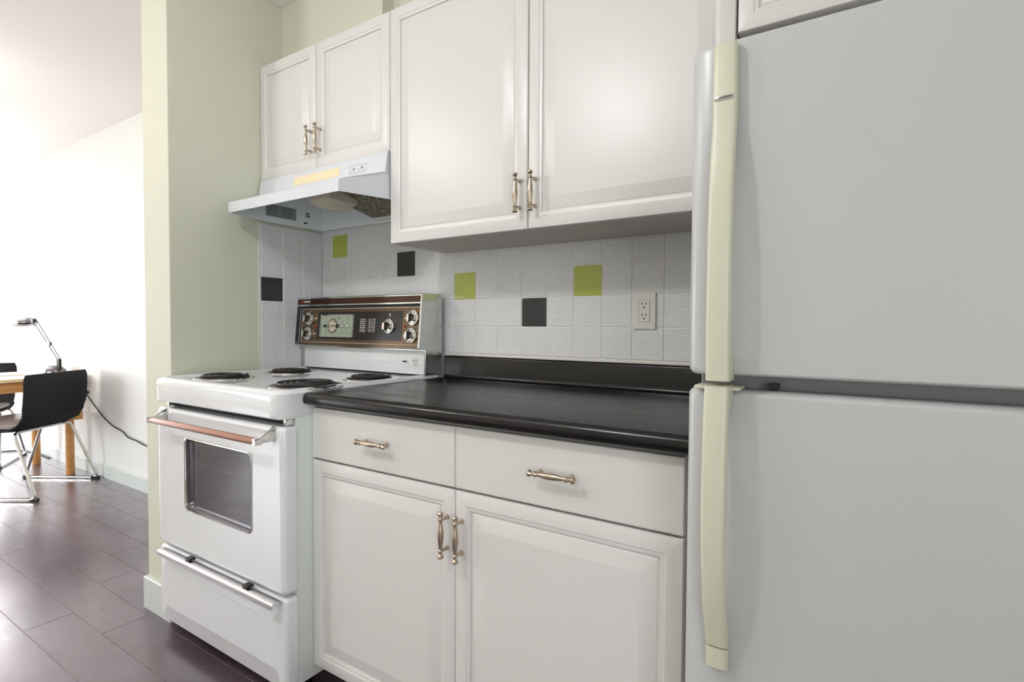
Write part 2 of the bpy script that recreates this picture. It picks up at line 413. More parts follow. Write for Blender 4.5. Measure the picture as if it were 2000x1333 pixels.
# ------------------------------------------------------------------ countertop
ct = thing('countertop', 'mottled black laminate countertop with rolled front edge and low back lip', 'countertop', (1.33, -0.33, 0.89))
bm = N()
prof = [(-0.010, 0.889), (-0.600, 0.889), (-0.620, 0.893), (-0.655, 0.892), (-0.664, 0.8945), (-0.6695, 0.901), (-0.6705, 0.910), (-0.669, 0.919), (-0.664, 0.926), (-0.657, 0.929),
        (-0.648, 0.9295), (-0.640, 0.9275), (-0.630, 0.9265), (-0.032, 0.9265), (-0.026, 0.929), (-0.0225, 0.935), (-0.0215, 0.945), (-0.0205, 1.006), (-0.0185, 1.0105), (-0.015, 1.012), (-0.010, 1.012)]
prism(bm, prof, 0.7765, 1.915)
obj('top', bm, m_counter, ct, ang=50)

# ------------------------------------------------------------------ stove
st = thing('stove', 'white electric coil stove with a brown and chrome control panel beside the green wall', 'stove', (0.388, -0.38, 0))
SX0, SX1 = 0.010, 0.771
bm = N(); box(bm, SX0 + .002, SX0 + .030, -0.688, -0.02, 0.045, 0.900); box(bm, SX1 - .020, SX1, -0.688, -0.02, 0.045, 0.900, 0.002)
box(bm, SX0 + .03, SX1 - .02, -0.05, -0.02, 0.045, 0.9); box(bm, SX0 + .03, SX1 - .02, -0.688, -0.05, 0.045, 0.06)
box(bm, SX0 + .03, SX1 - .02, -0.688, -0.655, 0.300, 0.360)
obj('body', bm, m_enamelside, st)
bm = N(); box(bm, SX0 + .03, SX1 - .02, -0.688, -0.655, 0.79, 0.855); tag(obj('gap_shade_filler', bm, m_dark, st, smooth=False), 'black filler painted as the shade under the cooktop')  # black strip puts the shade of the cooktop gap into colour
for x in (0.06, 0.72):
    for y in (-0.62, -0.08):
        bm = N(); lathe(bm, [(0.016, 0), (0.018, 0.008), (0.009, 0.012), (0.009, 0.046)], Matrix.Translation((x, y, 0)), 12); tag(obj('foot', bm, m_black, st), 'black levelling foot')
# oven cavity
bm = N(); x0, x1, y0, y1, z0, z1 = 0.09, 0.69, -0.685, -0.12, 0.375, 0.785
vs = [bm.verts.new(p) for p in ((x0, y0, z0), (x1, y0, z0), (x1, y1, z0), (x0, y1, z0), (x0, y0, z1), (x1, y0, z1), (x1, y1, z1), (x0, y1, z1))]
for q in ((0, 1, 2, 3), (4, 5, 6, 7), (0, 3, 7, 4), (1, 2, 6, 5), (3, 2, 6, 7)): bm.faces.new([vs[i] for i in q])
obj('oven_cavity', bm, mat('oven_enamel', (112, 108, 114), 0.35), st, smooth=False)
for z in (0.475, 0.62):
    bm = N(); tube(bm, [(0.1, -0.66, z), (0.68, -0.66, z)], 0.003, 6); tube(bm, [(0.1, -0.15, z), (0.68, -0.15, z)], 0.003, 6)
    for k in range(17): x = 0.115 + k * 0.0345; tube(bm, [(x, -0.665, z + .003), (x, -0.15, z + .003)], 0.0018, 5)
    tag(obj('oven_rack', bm, m_chrome, st), 'chrome wire rack')
# oven door
od = None
bm = N(); DX0, DX1, DZ0, DZ1 = 0.010, 0.7730, 0.333, 0.832
outer = [(DX0, DX1, DZ0, DZ1, .014, -0.690), (DX0, DX1, DZ0, DZ1, .014, -0.716)]
for k in range(1, 6):
    a = PI / 2 * k / 5; i = 0.017 * (1 - math.cos(a)); outer.append((DX0 + i, DX1 - i, DZ0 + i * .7, DZ1 - i * .7, .014, -0.716 - 0.019 * math.sin(a)))
wx0, wx1, wz0, wz1 = 0.207, 0.617, 0.486, 0.741
i = 0.0195; outer.append((DX0 + i, DX1 - i, DZ0 + i * .7, DZ1 - i * .7, .014, -0.735)); ring = outer + [(wx0 - .002, wx1 + .002, wz0 - .002, wz1 + .002, .024, -0.735), (wx0, wx1, wz0, wz1, .022, -0.735), (wx0 + .002, wx1 - .002, wz0 + .002, wz1 - .002, .02, -0.733), (wx0 + .002, wx1 - .002, wz0 + .002, wz1 - .002, .02, -0.690)]
loft(bm, ring, n=6, cap0=False, cap1=False)
loft(bm, [(DX0, DX1, DZ0, DZ1, .014, -0.690), (wx0 + .002, wx1 - .002, wz0 + .002, wz1 - .002, .02, -0.690)], n=6, cap0=False, cap1=False)
od = obj('oven_door', bm, m_enamel, st)
bm = N(); loft(bm, [(wx0 + .001, wx1 - .001, wz0 + .001, wz1 - .001, .021, -0.728), (wx0 + .001, wx1 - .001, wz0 + .001, wz1 - .001, .021, -0.7375), (wx0 + .004, wx1 - .004, wz0 + .004, wz1 - .004, .018, -0.7385), (wx0 + .0055, wx1 - .0055, wz0 + .0055, wz1 - .0055, .017, -0.734), (wx0 + .006, wx1 - .006, wz0 + .006, wz1 - .006, .017, -0.7215)], n=6, cap0=False, cap1=False)
tag(obj('window_trim', bm, m_chrome, od), 'chrome window trim')
bm = N(); loft(bm, [(wx0 + .006, wx1 - .006, wz0 + .006, wz1 - .006, .014, -0.716), (wx0 + .006, wx1 - .006, wz0 + .006, wz1 - .006, .014, -0.721)], n=6)
tag(obj('window_glass', bm, m_ovenglass, od), 'dark tinted oven window')
hb = N(); lathe(hb, [(.0095, 0), (.0105, .004), (.0105, .632), (.0095, .636)], along((0.096, -0.790, 0.7975), (1, 0, 0)), 14)
bar = obj('handle', hb, m_copper, od); bar['label'] = 'copper coloured handle bar'
for x, s in ((0.078, 1), (0.726, -1)):
    bm = N()
    loft(bm, [(x - .003, x + .012, 0.788, 0.834, .003, -0.7355), (x - .002, x + .011, 0.790, 0.828, .003, -0.744), (x + (.004 if s < 0 else 0), x + (.015 if s > 0 else .009), 0.790, 0.812, .003, -0.772),
              (x + (.0 if s < 0 else .004), x + (.022 if s > 0 else .014), 0.786, 0.809, .006, -0.781), (x + (-.002 if s < 0 else .006), x + (.024 if s > 0 else .012), 0.787, 0.808, .006, -0.800)], n=2)
    tag(obj('handle_bracket', bm, m_chrome, od), 'chrome handle bracket')
# storage drawer
bm = N(); RX0, RX1, RZ0, RZ1 = 0.012, 0.7730, 0.052, 0.322
rg = [(RX0, RX1, RZ0, RZ1, .012, -0.690), (RX0, RX1, RZ0, RZ1, .012, -0.716)]
for k in range(1, 6):
    a = PI / 2 * k / 5; i = 0.017 * (1 - math.cos(a)); rg.append((RX0 + i, RX1 - i, RZ0 + i * .3, RZ1 - i * .9, .012, -0.716 - 0.017 * math.sin(a)))
rg += [(RX0 + .045, RX1 - .035, RZ0 + .050, RZ1 - .040, .004, -0.733), (RX0 + .050, RX1 - .052, RZ0 + .058, RZ1 - .066, .004, -0.7385)]
loft(bm, rg, n=4)
dr = obj('storage_drawer', bm, m_enamel, st)
bm = N()
prism(bm, [(-0.7325, 0.3195), (-0.748, 0.3255), (-0.762, 0.3240), (-0.768, 0.3190), (-0.768, 0.3060), (-0.7655, 0.3060), (-0.7655, 0.3175), (-0.760, 0.3215), (-0.748, 0.3225), (-0.7325, 0.3165)], 0.072, 0.762)
hd = tag(obj('handle', bm, m_alu, dr), 'brushed metal channel handle')
for x in (0.245, 0.590):
    bm = N(); box(bm, x, x + .030, -0.757, -0.7335, 0.3262, 0.3335, 0.002); tag(obj('clip', bm, m_black, hd), 'black plastic clip')
# latch pieces between oven door and cooktop
for x in (0.045, 0.745):
    bm = N(); box(bm, x, x + .014, -0.715, -0.689, 0.8335, 0.8535, 0.002); tag(obj('spacer', bm, m_chrome, st), 'small metal spacer under the cooktop')
# cooktop
bm = N(); CX0, CX1, CY0, CY1 = 0.0085, 0.7755, -0.7480, -0.021
rg = [(CX0 + .02, CX1 - .02, CY0 + .03, CY1, .010, 0.858), (CX0 + .006, CX1 - .006, CY0 + .008, CY1, .030, 0.855), (CX0 + .001, CX1 - .004, CY0 + .001, CY1, .044, 0.860), (CX0, CX1 - .003, CY0, CY1, .044, 0.870), (CX0, CX1 - .002, CY0, CY1, .044, 0.915)]
for k in range(1, 6):
    a = PI / 2 * k / 5; i = 0.022 * (1 - math.cos(a)); rg.append((CX0 + i, CX1 - i, CY0 + i, CY1 - i * .2, .042, 0.923 + 0.018 * math.sin(a)))
rg += [(CX0 + .027, CX1 - .027, CY0 + .029, CY1 - .006, .024, 0.9405), (CX0 + .032, CX1 - .032, CY0 + .036, CY1 - .01, .02, 0.9355), (CX0 + .036, CX1 - .036, CY0 + .040, CY1 - .012, .02, 0.935)]
loft(bm, rg, n=6, axis='z')
obj('cooktop', bm, m_enamel, st)
for (bx, by, bd) in ((0.206, -0.592, .083), (0.202, -0.316, .079), (0.672, -0.580, .099), (0.668, -0.310, .077)):
    zb = 0.9355
    bm = N(); lathe(bm, [(bd + .019, zb - .001), (bd + .018, zb + .0025), (bd + .013, zb + .003), (bd + .008, zb - .0005), (bd * .5, zb - .0006)], Matrix.Translation((bx, by, 0)), 40)
    pn = obj('burner', bm, m_chrome, st); pn['label'] = 'chrome drip pan with its coil'
    bm = N(); pts = []; turns = 4.0 if bd > .09 else 3.2; tot = 150
    for k in range(tot + 1):
        a = 2 * PI * turns * k / tot; rr = 0.018 + (bd - .023) * k / tot
        pts.append((bx + rr * math.cos(a), by + rr * math.sin(a), zb + .0105))
    tube(bm, pts, 0.0043, 7)
    lathe(bm, [(bd + .003, zb + .0005), (bd + .001, zb + .0055), (bd - .012, zb + .0045), (bd * .4, zb + .001)], Matrix.Translation((bx, by, 0)), 36)
    lathe(bm, [(.016, zb), (.016, zb + .011)], Matrix.Translation((bx, by, 0)), 16)
    tag(obj('coil', bm, m_coil, pn), 'dark spiral heating coil')
# backguard
BX0, BX1 = 0.0085, 0.7715
def face(z): return -0.14 - (1.2505 - z) * 0.095
bm = N()
prism(bm, [(-0.030, 0.9415), (-0.127, 0.9415), (-0.127, 1.036), (-0.157, 1.039), (face(1.047), 1.047), (-0.1405, 1.2505), (-0.136, 1.2535), (-0.032, 1.2555)], BX0, BX1)
bg = tag(obj('backguard', bm, m_steel, st, smooth=False), 'steel backguard with controls')
bm = N(); box(bm, BX0 + .030, BX1 - .004, -0.1295, -0.1268, 0.9425, 1.0345, 0.001); tag(obj('lower_panel', bm, m_enamel, bg), 'white enamel panel')
def fp(x, y, z): return (x, y + face(z), z)
def plate(name, m, x0, x1, z0, z1, d0, d1, label=None, rad=.001, parent=None, nb=2):
    bm = N(); loft(bm, [(x0, x1, z0, z1, rad, -d0), (x0, x1, z0, z1, rad, -d1)], n=nb, fn=fp)
    o = obj(name, bm, m, parent or bg, smooth=False)
    if label: o['label'] = label
    return o
plate('top_band', m_brown, BX0 + .004, BX1 - .004, 1.2215, 1.2465, .0003, .0016, 'glossy brown band')
plate('trim_strip', m_chrome, BX0 + .001, BX1 - .001, 1.2165, 1.2210, .0003, .0045, 'chrome strip')
plate('trim_strip', m_chrome, BX0 + .001, BX1 - .001, 1.2468, 1.2502, .0003, .003, 'chrome strip')
plate('trim_strip', m_chrome, BX1 - .0055, BX1 + .0002, 1.044, 1.2465, .0003, .005, 'chrome strip on the right edge')
plate('side_strip', m_panelblack, BX0 + .003, BX0 + .052, 1.046, 1.2155, .0003, .0012, 'dark strip')
plate('slot', m_dark, BX0 + .053, BX1 - .006, 1.2045, 1.2160, .0003, .0008, 'dark gap under the chrome strip')
pnl = plate('control_panel', m_brown2, BX0 + .049, BX1 - .006, 1.0430, 1.2040, .0003, .0022, 'bronze control panel')
bm = N()
for a in ((0.054, 0.762, 1.2010, 1.2022), (0.054, 0.762, 1.0560, 1.0572), (0.054, 0.0552, 1.056, 1.2022), (0.040, 0.0412, 1.052, 1.205), (0.012, 0.041, 1.052, 1.0532)):
    loft(bm, [(a[0], a[1], a[2], a[3], .0002, -.0022), (a[0], a[1], a[2], a[3], .0002, -.0030)], n=1, fn=fp)
obj('pinstripe', bm, m_white, pnl, smooth=False)
plate('black_insert', m_panelblack, 0.168, 0.675, 1.0700, 1.1880, .0022, .0032, 'black centre insert', parent=pnl)
# clock
bm = N()
loft(bm, [(0.188, 0.393, 1.0810, 1.1755, .002, -.003), (0.188, 0.393, 1.0810, 1.1755, .002, -.0045), (0.1985, 0.3835, 1.0905, 1.1665, .001, -.0045)], n=1, fn=fp)
bz = N(); loft(bz, [(0.187, 0.394, 1.0800, 1.1765, .002, -.0031), (0.187, 0.394, 1.0800, 1.1765, .002, -.0068), (0.1915, 0.3895, 1.0840, 1.1725, .001, -.0072), (0.1925, 0.3885, 1.0850, 1.1715, .001, -.0045)], n=1, cap0=False, cap1=False, fn=fp)
ck = tag(obj('clock', bm, m_clock, bg, smooth=False), 'pale green clock and timer window')
tag(obj('bezel', bz, m_chrome, ck, smooth=False), 'chrome bezel')
def disc(bm, cx, cz, r0, r1, d0, d1, n=24, mi=0):
    L = []
    for rr, d in ((r1, d0), (r1, d1), (r0, d1)):
        L.append([bm.verts.new(fp(cx + rr * math.cos(2 * PI * k / n), -d, cz + rr * math.sin(2 * PI * k / n))) for k in range(n)])
    for A, B in zip(L, L[1:]):
        for i in range(n): bm.faces.new((A[i], A[(i + 1) % n], B[(i + 1) % n], B[i])).material_index = mi
    if r0 < 1e-3 or True: bm.faces.new(L[-1]).material_index = mi
bm = N(); disc(bm, 0.268, 1.1275, .024, .0315, .0046, .0056, mi=1); disc(bm, 0.268, 1.1275, .022, .0235, .0056, .0062, mi=0)
for k in range(12):
    a = 2 * PI * k / 12; cx, cz = 0.268 + .0275 * math.cos(a), 1.1275 + .0275 * math.sin(a)
    loft(bm, [(cx - .0022, cx + .0022, cz - .0028, cz + .0028, .0005, -.0056), (cx - .0022, cx + .0022, cz - .0028, cz + .0028, .0005, -.0062)], n=1, fn=fp, mi=2)
obj('dial', bm, [mat('dial_cream', (186, 172, 150), 0.4), m_panelblack, m_white], ck, smooth=False)
bm = N()
for (a0, a1, b0, b1) in ((0.268, 0.318, 1.1258, 1.1292), (0.222, 0.268, 1.1263, 1.1287)):
    loft(bm, [(a0, a1, b0, b1, .001, -.0064), (a0, a1, b0, b1, .001, -.0074)], n=1, fn=fp)
for (a0, a1, b0, b1) in ((0.298, 0.322, 1.121, 1.134), (0.212, 0.228, 1.122, 1.133)):
    loft(bm, [(a0, a1, b0, b1, .004, -.0064), (a0, a1, b0, b1, .004, -.0085)], n=2, fn=fp)
obj('clock_hands', bm, m_black, ck, smooth=False)
for cx in (0.330, 0.364):
    bm = N(); disc(bm, cx, 1.1275, .006, .0085, .0045, .012, 16); disc(bm, cx, 1.1275, .003, .0045, .012, .020, 12); obj('timer_knob', bm, m_chrome, ck)
bm = N()
for a in ((0.226, 0.2272, 1.092, 1.166), (0.226, 0.380, 1.0965, 1.0975), (0.379, 0.3802, 1.0965, 1.105)):
    loft(bm, [(a[0], a[1], a[2], a[3], .0002, -.0045), (a[0], a[1], a[2], a[3], .0002, -.0050)], n=1, fn=fp)
obj('printed_line', bm, m_ink, ck, smooth=False)
for a in ((0.300, 0.312, 1.158, 1.163), (0.360, 0.372, 1.158, 1.163), (0.3285, 0.3315, 1.140, 1.146), (0.3625, 0.3655, 1.140, 1.146)):
    bm = N(); loft(bm, [(a[0], a[1], a[2], a[3], .0002, -.0045), (a[0], a[1], a[2], a[3], .0002, -.0050)], n=1, fn=fp)
    obj('printed_mark', bm, m_ink, ck, smooth=False)
# cooking chart print
bm = N()
def mark(bm, a0, a1, b0, b1, d=.0032): loft(bm, [(a0, a1, b0, b1, .0001, -d), (a0, a1, b0, b1, .0001, -d - .0003)], n=1, fn=fp)
random.seed(3)
for k in range(7):
    z = 1.1555 - k * 0.0083
    for (a_, e) in ((0.438, 0.447), (0.451, 0.464), (0.466, 0.4705), (0.493, 0.5015), (0.510, 0.5165), (0.519, 0.5275)):
        mark(bm, a_, e - random.uniform(0, .002), z - .0012, z + .0012)
    if k: mark(bm, 0.437, 0.529, z + .0040, z + .0044)
for x in (0.489, 0.506): mark(bm, x, x + .0005, 1.104, 1.158)
obj('cooking_chart', bm, m_print, pnl, smooth=False)
bm = N(); mark(bm, 0.036, 0.0365 + .012, 1.2300, 1.2400, .0016); o = obj('logo', bm, m_red, bg, smooth=False); o['label'] = 'small red mark'
bm = N()
for k in range(8): mark(bm, 0.056 + k * .0058, 0.0602 + k * .0058, 1.2322, 1.2378, .0016)
obj('logo_lettering', bm, m_white, bg, smooth=False)
# knobs
def knob(cx, cz, rot, big=1.0):
    R_ = .0285 * big; bm = N()
    L = []; n = 32
    for rr, d in ((R_ * 1.04, .0022), (R_ * 1.04, .006), (R_, .0095), (R_ * .82, .0105), (R_ * .72, .008), (R_ * .52, .009), (R_ * .44, .0175), (.001, .0178)):
        L.append([bm.verts.new(fp(cx + rr * math.cos(2 * PI * k / n), -d, cz + rr * math.sin(2 * PI * k / n))) for k in range(n)])
    for A, B in zip(L, L[1:]):
        for i in range(n): bm.faces.new((A[i], A[(i + 1) % n], B[(i + 1) % n], B[i]))
    bm.faces.new(L[-1])
    k = obj('knob', bm, m_chrome, bg); k['label'] = 'chrome control knob'
    bm = N(); c, s = math.cos(rot), math.sin(rot)
    def g(x, y, z): dx, dz = x, z; return fp(cx + dx * c - dz * s, y, cz + dx * s + dz * c)
    loft(bm, [(-.0060, .0060, -.0150, .0150, .003, -.0180), (-.0050, .0050, -.0142, .0142, .002, -.0345)], n=2, fn=g)
    obj('grip', bm, m_grip, k)
    bm = N(); loft(bm, [(-.0052, .0052, -.0145, .0145, .002, -.0346), (-.0044, .0044, -.0138, .0138, .002, -.0368)], n=2, fn=g); obj('grip_cap', bm, m_chrome, k)
knob(0.1105, 1.1600, 0); knob(0.1065, 1.0930, 0); knob(0.6070, 1.1285, 0); knob(0.7335, 1.1615, 0); knob(0.7285, 1.0940, 0)
for (x, z) in ((0.1545, 1.161), (0.1500, 1.093), (0.690, 1.159), (0.688, 1.092)):
    bm = N(); mark(bm, x - .004, x + .004, z - .0035, z + .0035, .0022); obj('burner_symbol', bm, m_print, pnl, smooth=False)
for (x, z) in ((0.1125, 1.194), (0.108, 1.1265), (0.7355, 1.196), (0.7305, 1.128)):
    bm = N(); mark(bm, x - .0008, x + .0008, z - .003, z + .003, .0022); obj('pointer_mark', bm, m_white, pnl, smooth=False)
bm = N(); mark(bm, 0.6065, 0.6085, 1.161, 1.170, .0032); mark(bm, 0.6045, 0.6105, 1.170, 1.178, .0032); obj('oven_symbol', bm, m_white, pnl, smooth=False)
for x, z in ((0.1535, 1.127), (0.6875, 1.128), (0.5685, 1.1285)):
    bm = N(); disc(bm, x, z, .003, .0045, .002, .0062, 14); tag(obj('indicator_light', bm, m_red, bg), 'red indicator light')
# switch and outlet on the lower panel
bm = N(); lathe(bm, [(.0055, 0), (.0055, .004), (.003, .006)], along((0.678, -0.1295, 0.990), (0, -1, 0)), 12); sw = tag(obj('toggle_switch', bm, m_chrome, bg), 'small toggle switch')
bm = N(); lathe(bm, [(.0022, 0), (.0036, .014), (.002, .016)], along((0.677, -0.134, 0.990), (-0.15, -1, 0.1)), 10); obj('lever', bm, m_black, sw)
def sockets(parent, cx, y, cz, s=1.0):
    bm = N()
    for dx, w_, h_ in ((-.0065, .0011, .0042), (.0062, .0011, .0036)): box(bm, cx + (dx - w_) * s, cx + (dx + w_) * s, y - .0006, y + .001, cz + (.0045 - h_) * s, cz + (.0045 + h_) * s)
    lathe(bm, [(.0026 * s, 0), (.0026 * s, .0014)], along((cx, y + .0008, cz - .0075 * s), (0, -1, 0)), 10)
    return obj('slots', bm, m_dark, parent, smooth=False)
bm = N(); box(bm, 0.7075, 0.7345, -0.1325, -0.1294, 0.974, 1.006, 0.0015); ol = tag(obj('outlet', bm, m_plate, bg), 'single white outlet'); sockets(ol, 0.721, -0.1326, 0.990)

# ------------------------------------------------------------------ range hood
hd = thing('range_hood', 'white under-cabinet range hood above the stove with tape on its front', 'range hood', (0.387, -0.25, 1.575))
HX0, HX1 = 0.0105, 0.7690; ZB = 1.576
FX0, FX1, FY = 0.052, 0.7105, -0.482
bm = N()
def hring(x0, x1, yf, ym, yb, z, zf=None):
    zf = z if zf is None else zf
    return [bm.verts.new(p) for p in ((x0[0], yf, zf), (x1[0], yf, zf), (x1[1], ym, z), (x1[1], yb, z), (x0[1], yb, z), (x0[1], ym, z))]
L = [hring((HX0, HX0), (HX1, HX1), -0.318, -0.316, -0.010, 1.7425),
     hring((HX0, HX0), (HX1, HX1), -0.331, -0.318, -0.010, 1.672, 1.668),
     hring((FX0, HX0), (FX1, HX1), FY, -0.312, -0.010, 1.662, 1.6175),
     hring((FX0 - .001, HX0), (FX1 + .001, HX1), FY - .0015, -0.312, -0.010, 1.655, 1.6155),
     hring((FX0 - .001, HX0), (FX1 + .001, HX1), FY - .0015, -0.312, -0.010, ZB),
     hring((FX0 + .002, HX0 + .003), (FX1 - .002, HX1 - .003), FY + .002, -0.311, -0.013, ZB),
     hring((FX0 + .002, HX0 + .003), (FX1 - .002, HX1 - .003), FY + .002, -0.311, -0.013, 1.648, 1.612),
     hring((HX0 + .003, HX0 + .003), (HX1 - .003, HX1 - .003), -0.329, -0.315, -0.013, 1.665, 1.660),
     hring((HX0 + .003, HX0 + .003), (HX1 - .003, HX1 - .003), -0.316, -0.314, -0.013, 1.735)]
for A, B in zip(L, L[1:]):
    for i in range(6):
        q = bm.faces.new((A[i], A[(i + 1) % 6], B[(i + 1) % 6], B[i]))
        q.material_index = 1 if A[0].co.z <= ZB + .001 and B is not L[5] or B in L[6:] else 0
bm.faces.new(L[0]); q = bm.faces.new(L[-1]); q.material_index = 1
sh = obj('shell', bm, [m_hood, m_hoodin], hd, smooth=False)
bm = N(); quad(bm, (0.246, -0.3303, 1.689), (0.523, -0.3303, 1.689), (0.523, -0.3248, 1.725), (0.246, -0.3248, 1.725)); 
def fh(z): return -0.318 - (1.7425 - z) * 0.174
bm.free(); bm = N(); loft(bm, [(0.246, 0.523, 1.687, 1.723, .001, 0.0), (0.246, 0.523, 1.687, 1.723, .001, -.0008)], n=1, fn=lambda x, y, z: (x, y + fh(z) - .0002, z))
tag(obj('tape', bm, m_tape, hd, smooth=False), 'strip of cream masking tape')
bm = N()
def hm(x0, x1, z0, z1): loft(bm, [(x0, x1, z0, z1, .0001, 0.0), (x0, x1, z0, z1, .0001, -.0004)], n=1, fn=lambda x, y, z: (x, y + fh(z) - .0002, z))
for a in ((0.580, 0.668, 1.7145, 1.7153), (0.580, 0.668, 1.6835, 1.6843), (0.580, 0.5808, 1.684, 1.715), (0.6672, 0.668, 1.684, 1.715),
          (0.592, 0.610, 1.699, 1.7006), (0.636, 0.654, 1.699, 1.7006), (0.598, 0.604, 1.701, 1.706), (0.642, 0.648, 1.701, 1.708), (0.590, 0.596, 1.689, 1.692), (0.606, 0.612, 1.689, 1.692), (0.634, 0.640, 1.689, 1.692), (0.650, 0.656, 1.689, 1.692), (0.618, 0.628, 1.699, 1.7004)): hm(*a)
tag(obj('control_label', bm, m_ink, hd, smooth=False), 'outlined switch label')
# label and vents on the inner left wall
xi = HX0 + .0032
bm = N(); box(bm, xi, xi + .0006, -0.300, -0.150, 1.602, 1.655, mi=0)
random.seed(5)
for k in range(11):
    z = 1.6495 - k * .0042
    for y0, y1 in ((-0.292, -0.232), (-0.222, -0.160)):
        y = y0
        while y < y1 - random.uniform(0, .02):
            l_ = random.uniform(.003, .009); box(bm, xi + .0006, xi + .0009, y, y + l_, z, z + .0018, mi=1); y += l_ + .002
tag(obj('instruction_label', bm, [m_sticker, m_ink], hd, smooth=False), 'grey printed instruction label')
for pts_ in (((-0.100, 1.640), (-0.088, 1.640), (-0.100, 1.628), (-0.088, 1.628)), ((-0.110, 1.596), (-0.100, 1.596))):
    bm = N()
    for y, z in pts_: box(bm, xi, xi + .0012, y, y + .007, z, z + .008)
    tag(obj('vent', bm, m_dark, hd, smooth=False), 'black punched vent holes')
# filter (tilted) and lamp housing
bm = N()
fa = [(0.415, -0.060, 1.588), (0.762, -0.060, 1.588), (0.762, -0.300, 1.638), (0.415, -0.300, 1.638)]
quad(bm, *fa); quad(bm, *[(a, b, c + .008) for a, b, c in fa])
fl_ = tag(obj('grease_filter', bm, m_filter, hd, smooth=False), 'greasy brown mesh filter')
bm = N()
for p, q in zip(fa, fa[1:] + fa[:1]): tube(bm, [(p[0], p[1], p[2] + .003), (q[0], q[1], q[2] + .003)], .0055, 4)
obj('frame', bm, m_steel, fl_, smooth=False)
bm = N(); box(bm, 0.404, 0.764, -0.058, -0.0135, 1.584, 1.640); obj('rear_channel', bm, m_hoodin, hd, smooth=False)
bm = N(); loft(bm, [(0.400, 0.480, -0.335, -0.235, .008, 1.5850), (0.375, 0.500, -0.360, -0.215, .01, 1.6050), (0.372, 0.503, -0.363, -0.212, .01, 1.645)], n=1, axis='z')
tag(obj('lamp_housing', bm, m_lamphouse, hd), 'cream plastic lamp housing')

# ------------------------------------------------------------------ wall outlet
wo = thing('wall_outlet', 'white double outlet plate on the tiles above the counter', 'outlet', (1.593, -0.009, 1.181))
bm = N(); loft(bm, [(1.5570, 1.6295, 1.1225, 1.2405, .003, -0.0083), (1.5570, 1.6295, 1.1225, 1.2405, .003, -0.0115), (1.5590, 1.6275, 1.1245, 1.2385, .003, -0.0135)], n=3); obj('cover_plate', bm, m_plate, wo)
bm = N(); loft(bm, [(1.5765, 1.6100, 1.1470, 1.2160, .002, -0.0133), (1.5765, 1.6100, 1.1470, 1.2160, .002, -0.0142), (1.5772, 1.6093, 1.1477, 1.2153, .002, -0.0152)], n=2); rc = obj('receptacle', bm, m_plate, wo)
sockets(rc, 1.5930, -0.0153, 1.2000); sockets(rc, 1.5930, -0.0153, 1.1640)
for z in (1.2305, 1.1325):
    bm = N(); lathe(bm, [(.0030, 0), (.0030, .0010)], along((1.593, -0.0133, z), (0, -1, 0)), 12); tag(obj('screw', bm, m_steel, wo), 'metal screw')
bm = N()
loft(bm, [(1.5755, 1.6110, 1.1460, 1.2170, .002, -0.0134), (1.5755, 1.6110, 1.1460, 1.2170, .002, -0.0137)], n=2); tag(obj('gap_shadow_line', bm, m_gasket, wo), 'grey sheet drawn as the gap shadow around the receptacle')  # thin grey sheet paints the shadow line of the receptacle edge

# ------------------------------------------------------------------ refrigerator
fr = thing('refrigerator', 'white top-freezer refrigerator with cream handles at the right of the counter', 'refrigerator', (2.31, -0.42, 0))
RX0_, RX1_ = 1.940, 2.690; RY = -0.810
bm = N(); box(bm, RX0_ + .006, RX1_ - .006, -0.740, -0.06, 0.03, 1.556, 0.006); obj('body', bm, m_fridge, fr)
bm = N(); box(bm, RX0_ + .012, RX1_ - .012, -0.755, -0.7405, 0.05, 1.552); tag(obj('gasket', bm, m_gasket, fr, smooth=False), 'grey door gasket')
def fdoor(z0, z1):
    bm = N(); rg = [(RX0_ + .004, RX1_ - .004, z0 + .004, z1 - .004, .010, -0.756), (RX0_, RX1_, z0, z1, .012, -0.762), (RX0_, RX1_, z0, z1, .012, RY + .022)]
    for k in range(1, 9):
        a = PI / 2 * k / 8; i = 1 - math.cos(a); rg.append((RX0_ + i * .044, RX1_ - i * .024, z0 + i * .006, z1 - i * .008, .012, RY + .022 - .022 * math.sin(a)))
    loft(bm, rg, n=4); return obj('door', bm, m_fridge, fr, ang=40)
dt = fdoor(1.0575, 1.566); dt['label'] = 'upper freezer door'
db = fdoor(0.085, 1.0365); db['label'] = 'lower refrigerator door'
def strap(sections):
    bm = N(); loft(bm, [(x0, x1, ya, yb, .007, z) for z, x0, x1, ya, yb in sections], n=3, axis='z'); return bm
up = strap([(1.5565, 1.985, 2.005, -0.822, RY + .001), (1.5545, 1.979, 2.010, -0.8255, RY + .001), (1.549, 1.9775, 2.0115, -0.828, RY + .001), (1.47, 1.9775, 2.0125, -0.829, RY + .001), (1.445, 1.9775, 2.0125, -0.830, RY + .0005),
            (1.425, 1.9775, 2.0125, -0.832, -0.816), (1.39, 1.9775, 2.0125, -0.839, -0.824), (1.34, 1.9775, 2.0125, -0.846, -0.831), (1.27, 1.9775, 2.0125, -0.851, -0.836), (1.18, 1.9775, 2.0125, -0.853, -0.838), (1.10, 1.9775, 2.0125, -0.852, -0.836),
            (1.085, 1.9775, 2.0125, -0.851, RY + .001), (1.0535, 1.9775, 2.0125, -0.850, RY + .001), (1.0515, 1.980, 2.010, -0.847, RY + .001)])
h1 = tag(obj('handle', up, m_cream, dt), 'yellowed cream plastic handle')
bm = N(); box(bm, 1.9815, 2.0085, -0.8305, -0.8285, 1.4680, 1.4745, 0.0006); tag(obj('badge', bm, m_steel, h1), 'dark silver badge')
bm = N()
for k in range(9): x = 1.988 + k * .0021; box(bm, x, x + .0013, -0.8308, -0.8304, 1.4700 , 1.4728)
obj('badge_lettering', bm, m_black, h1, smooth=False)
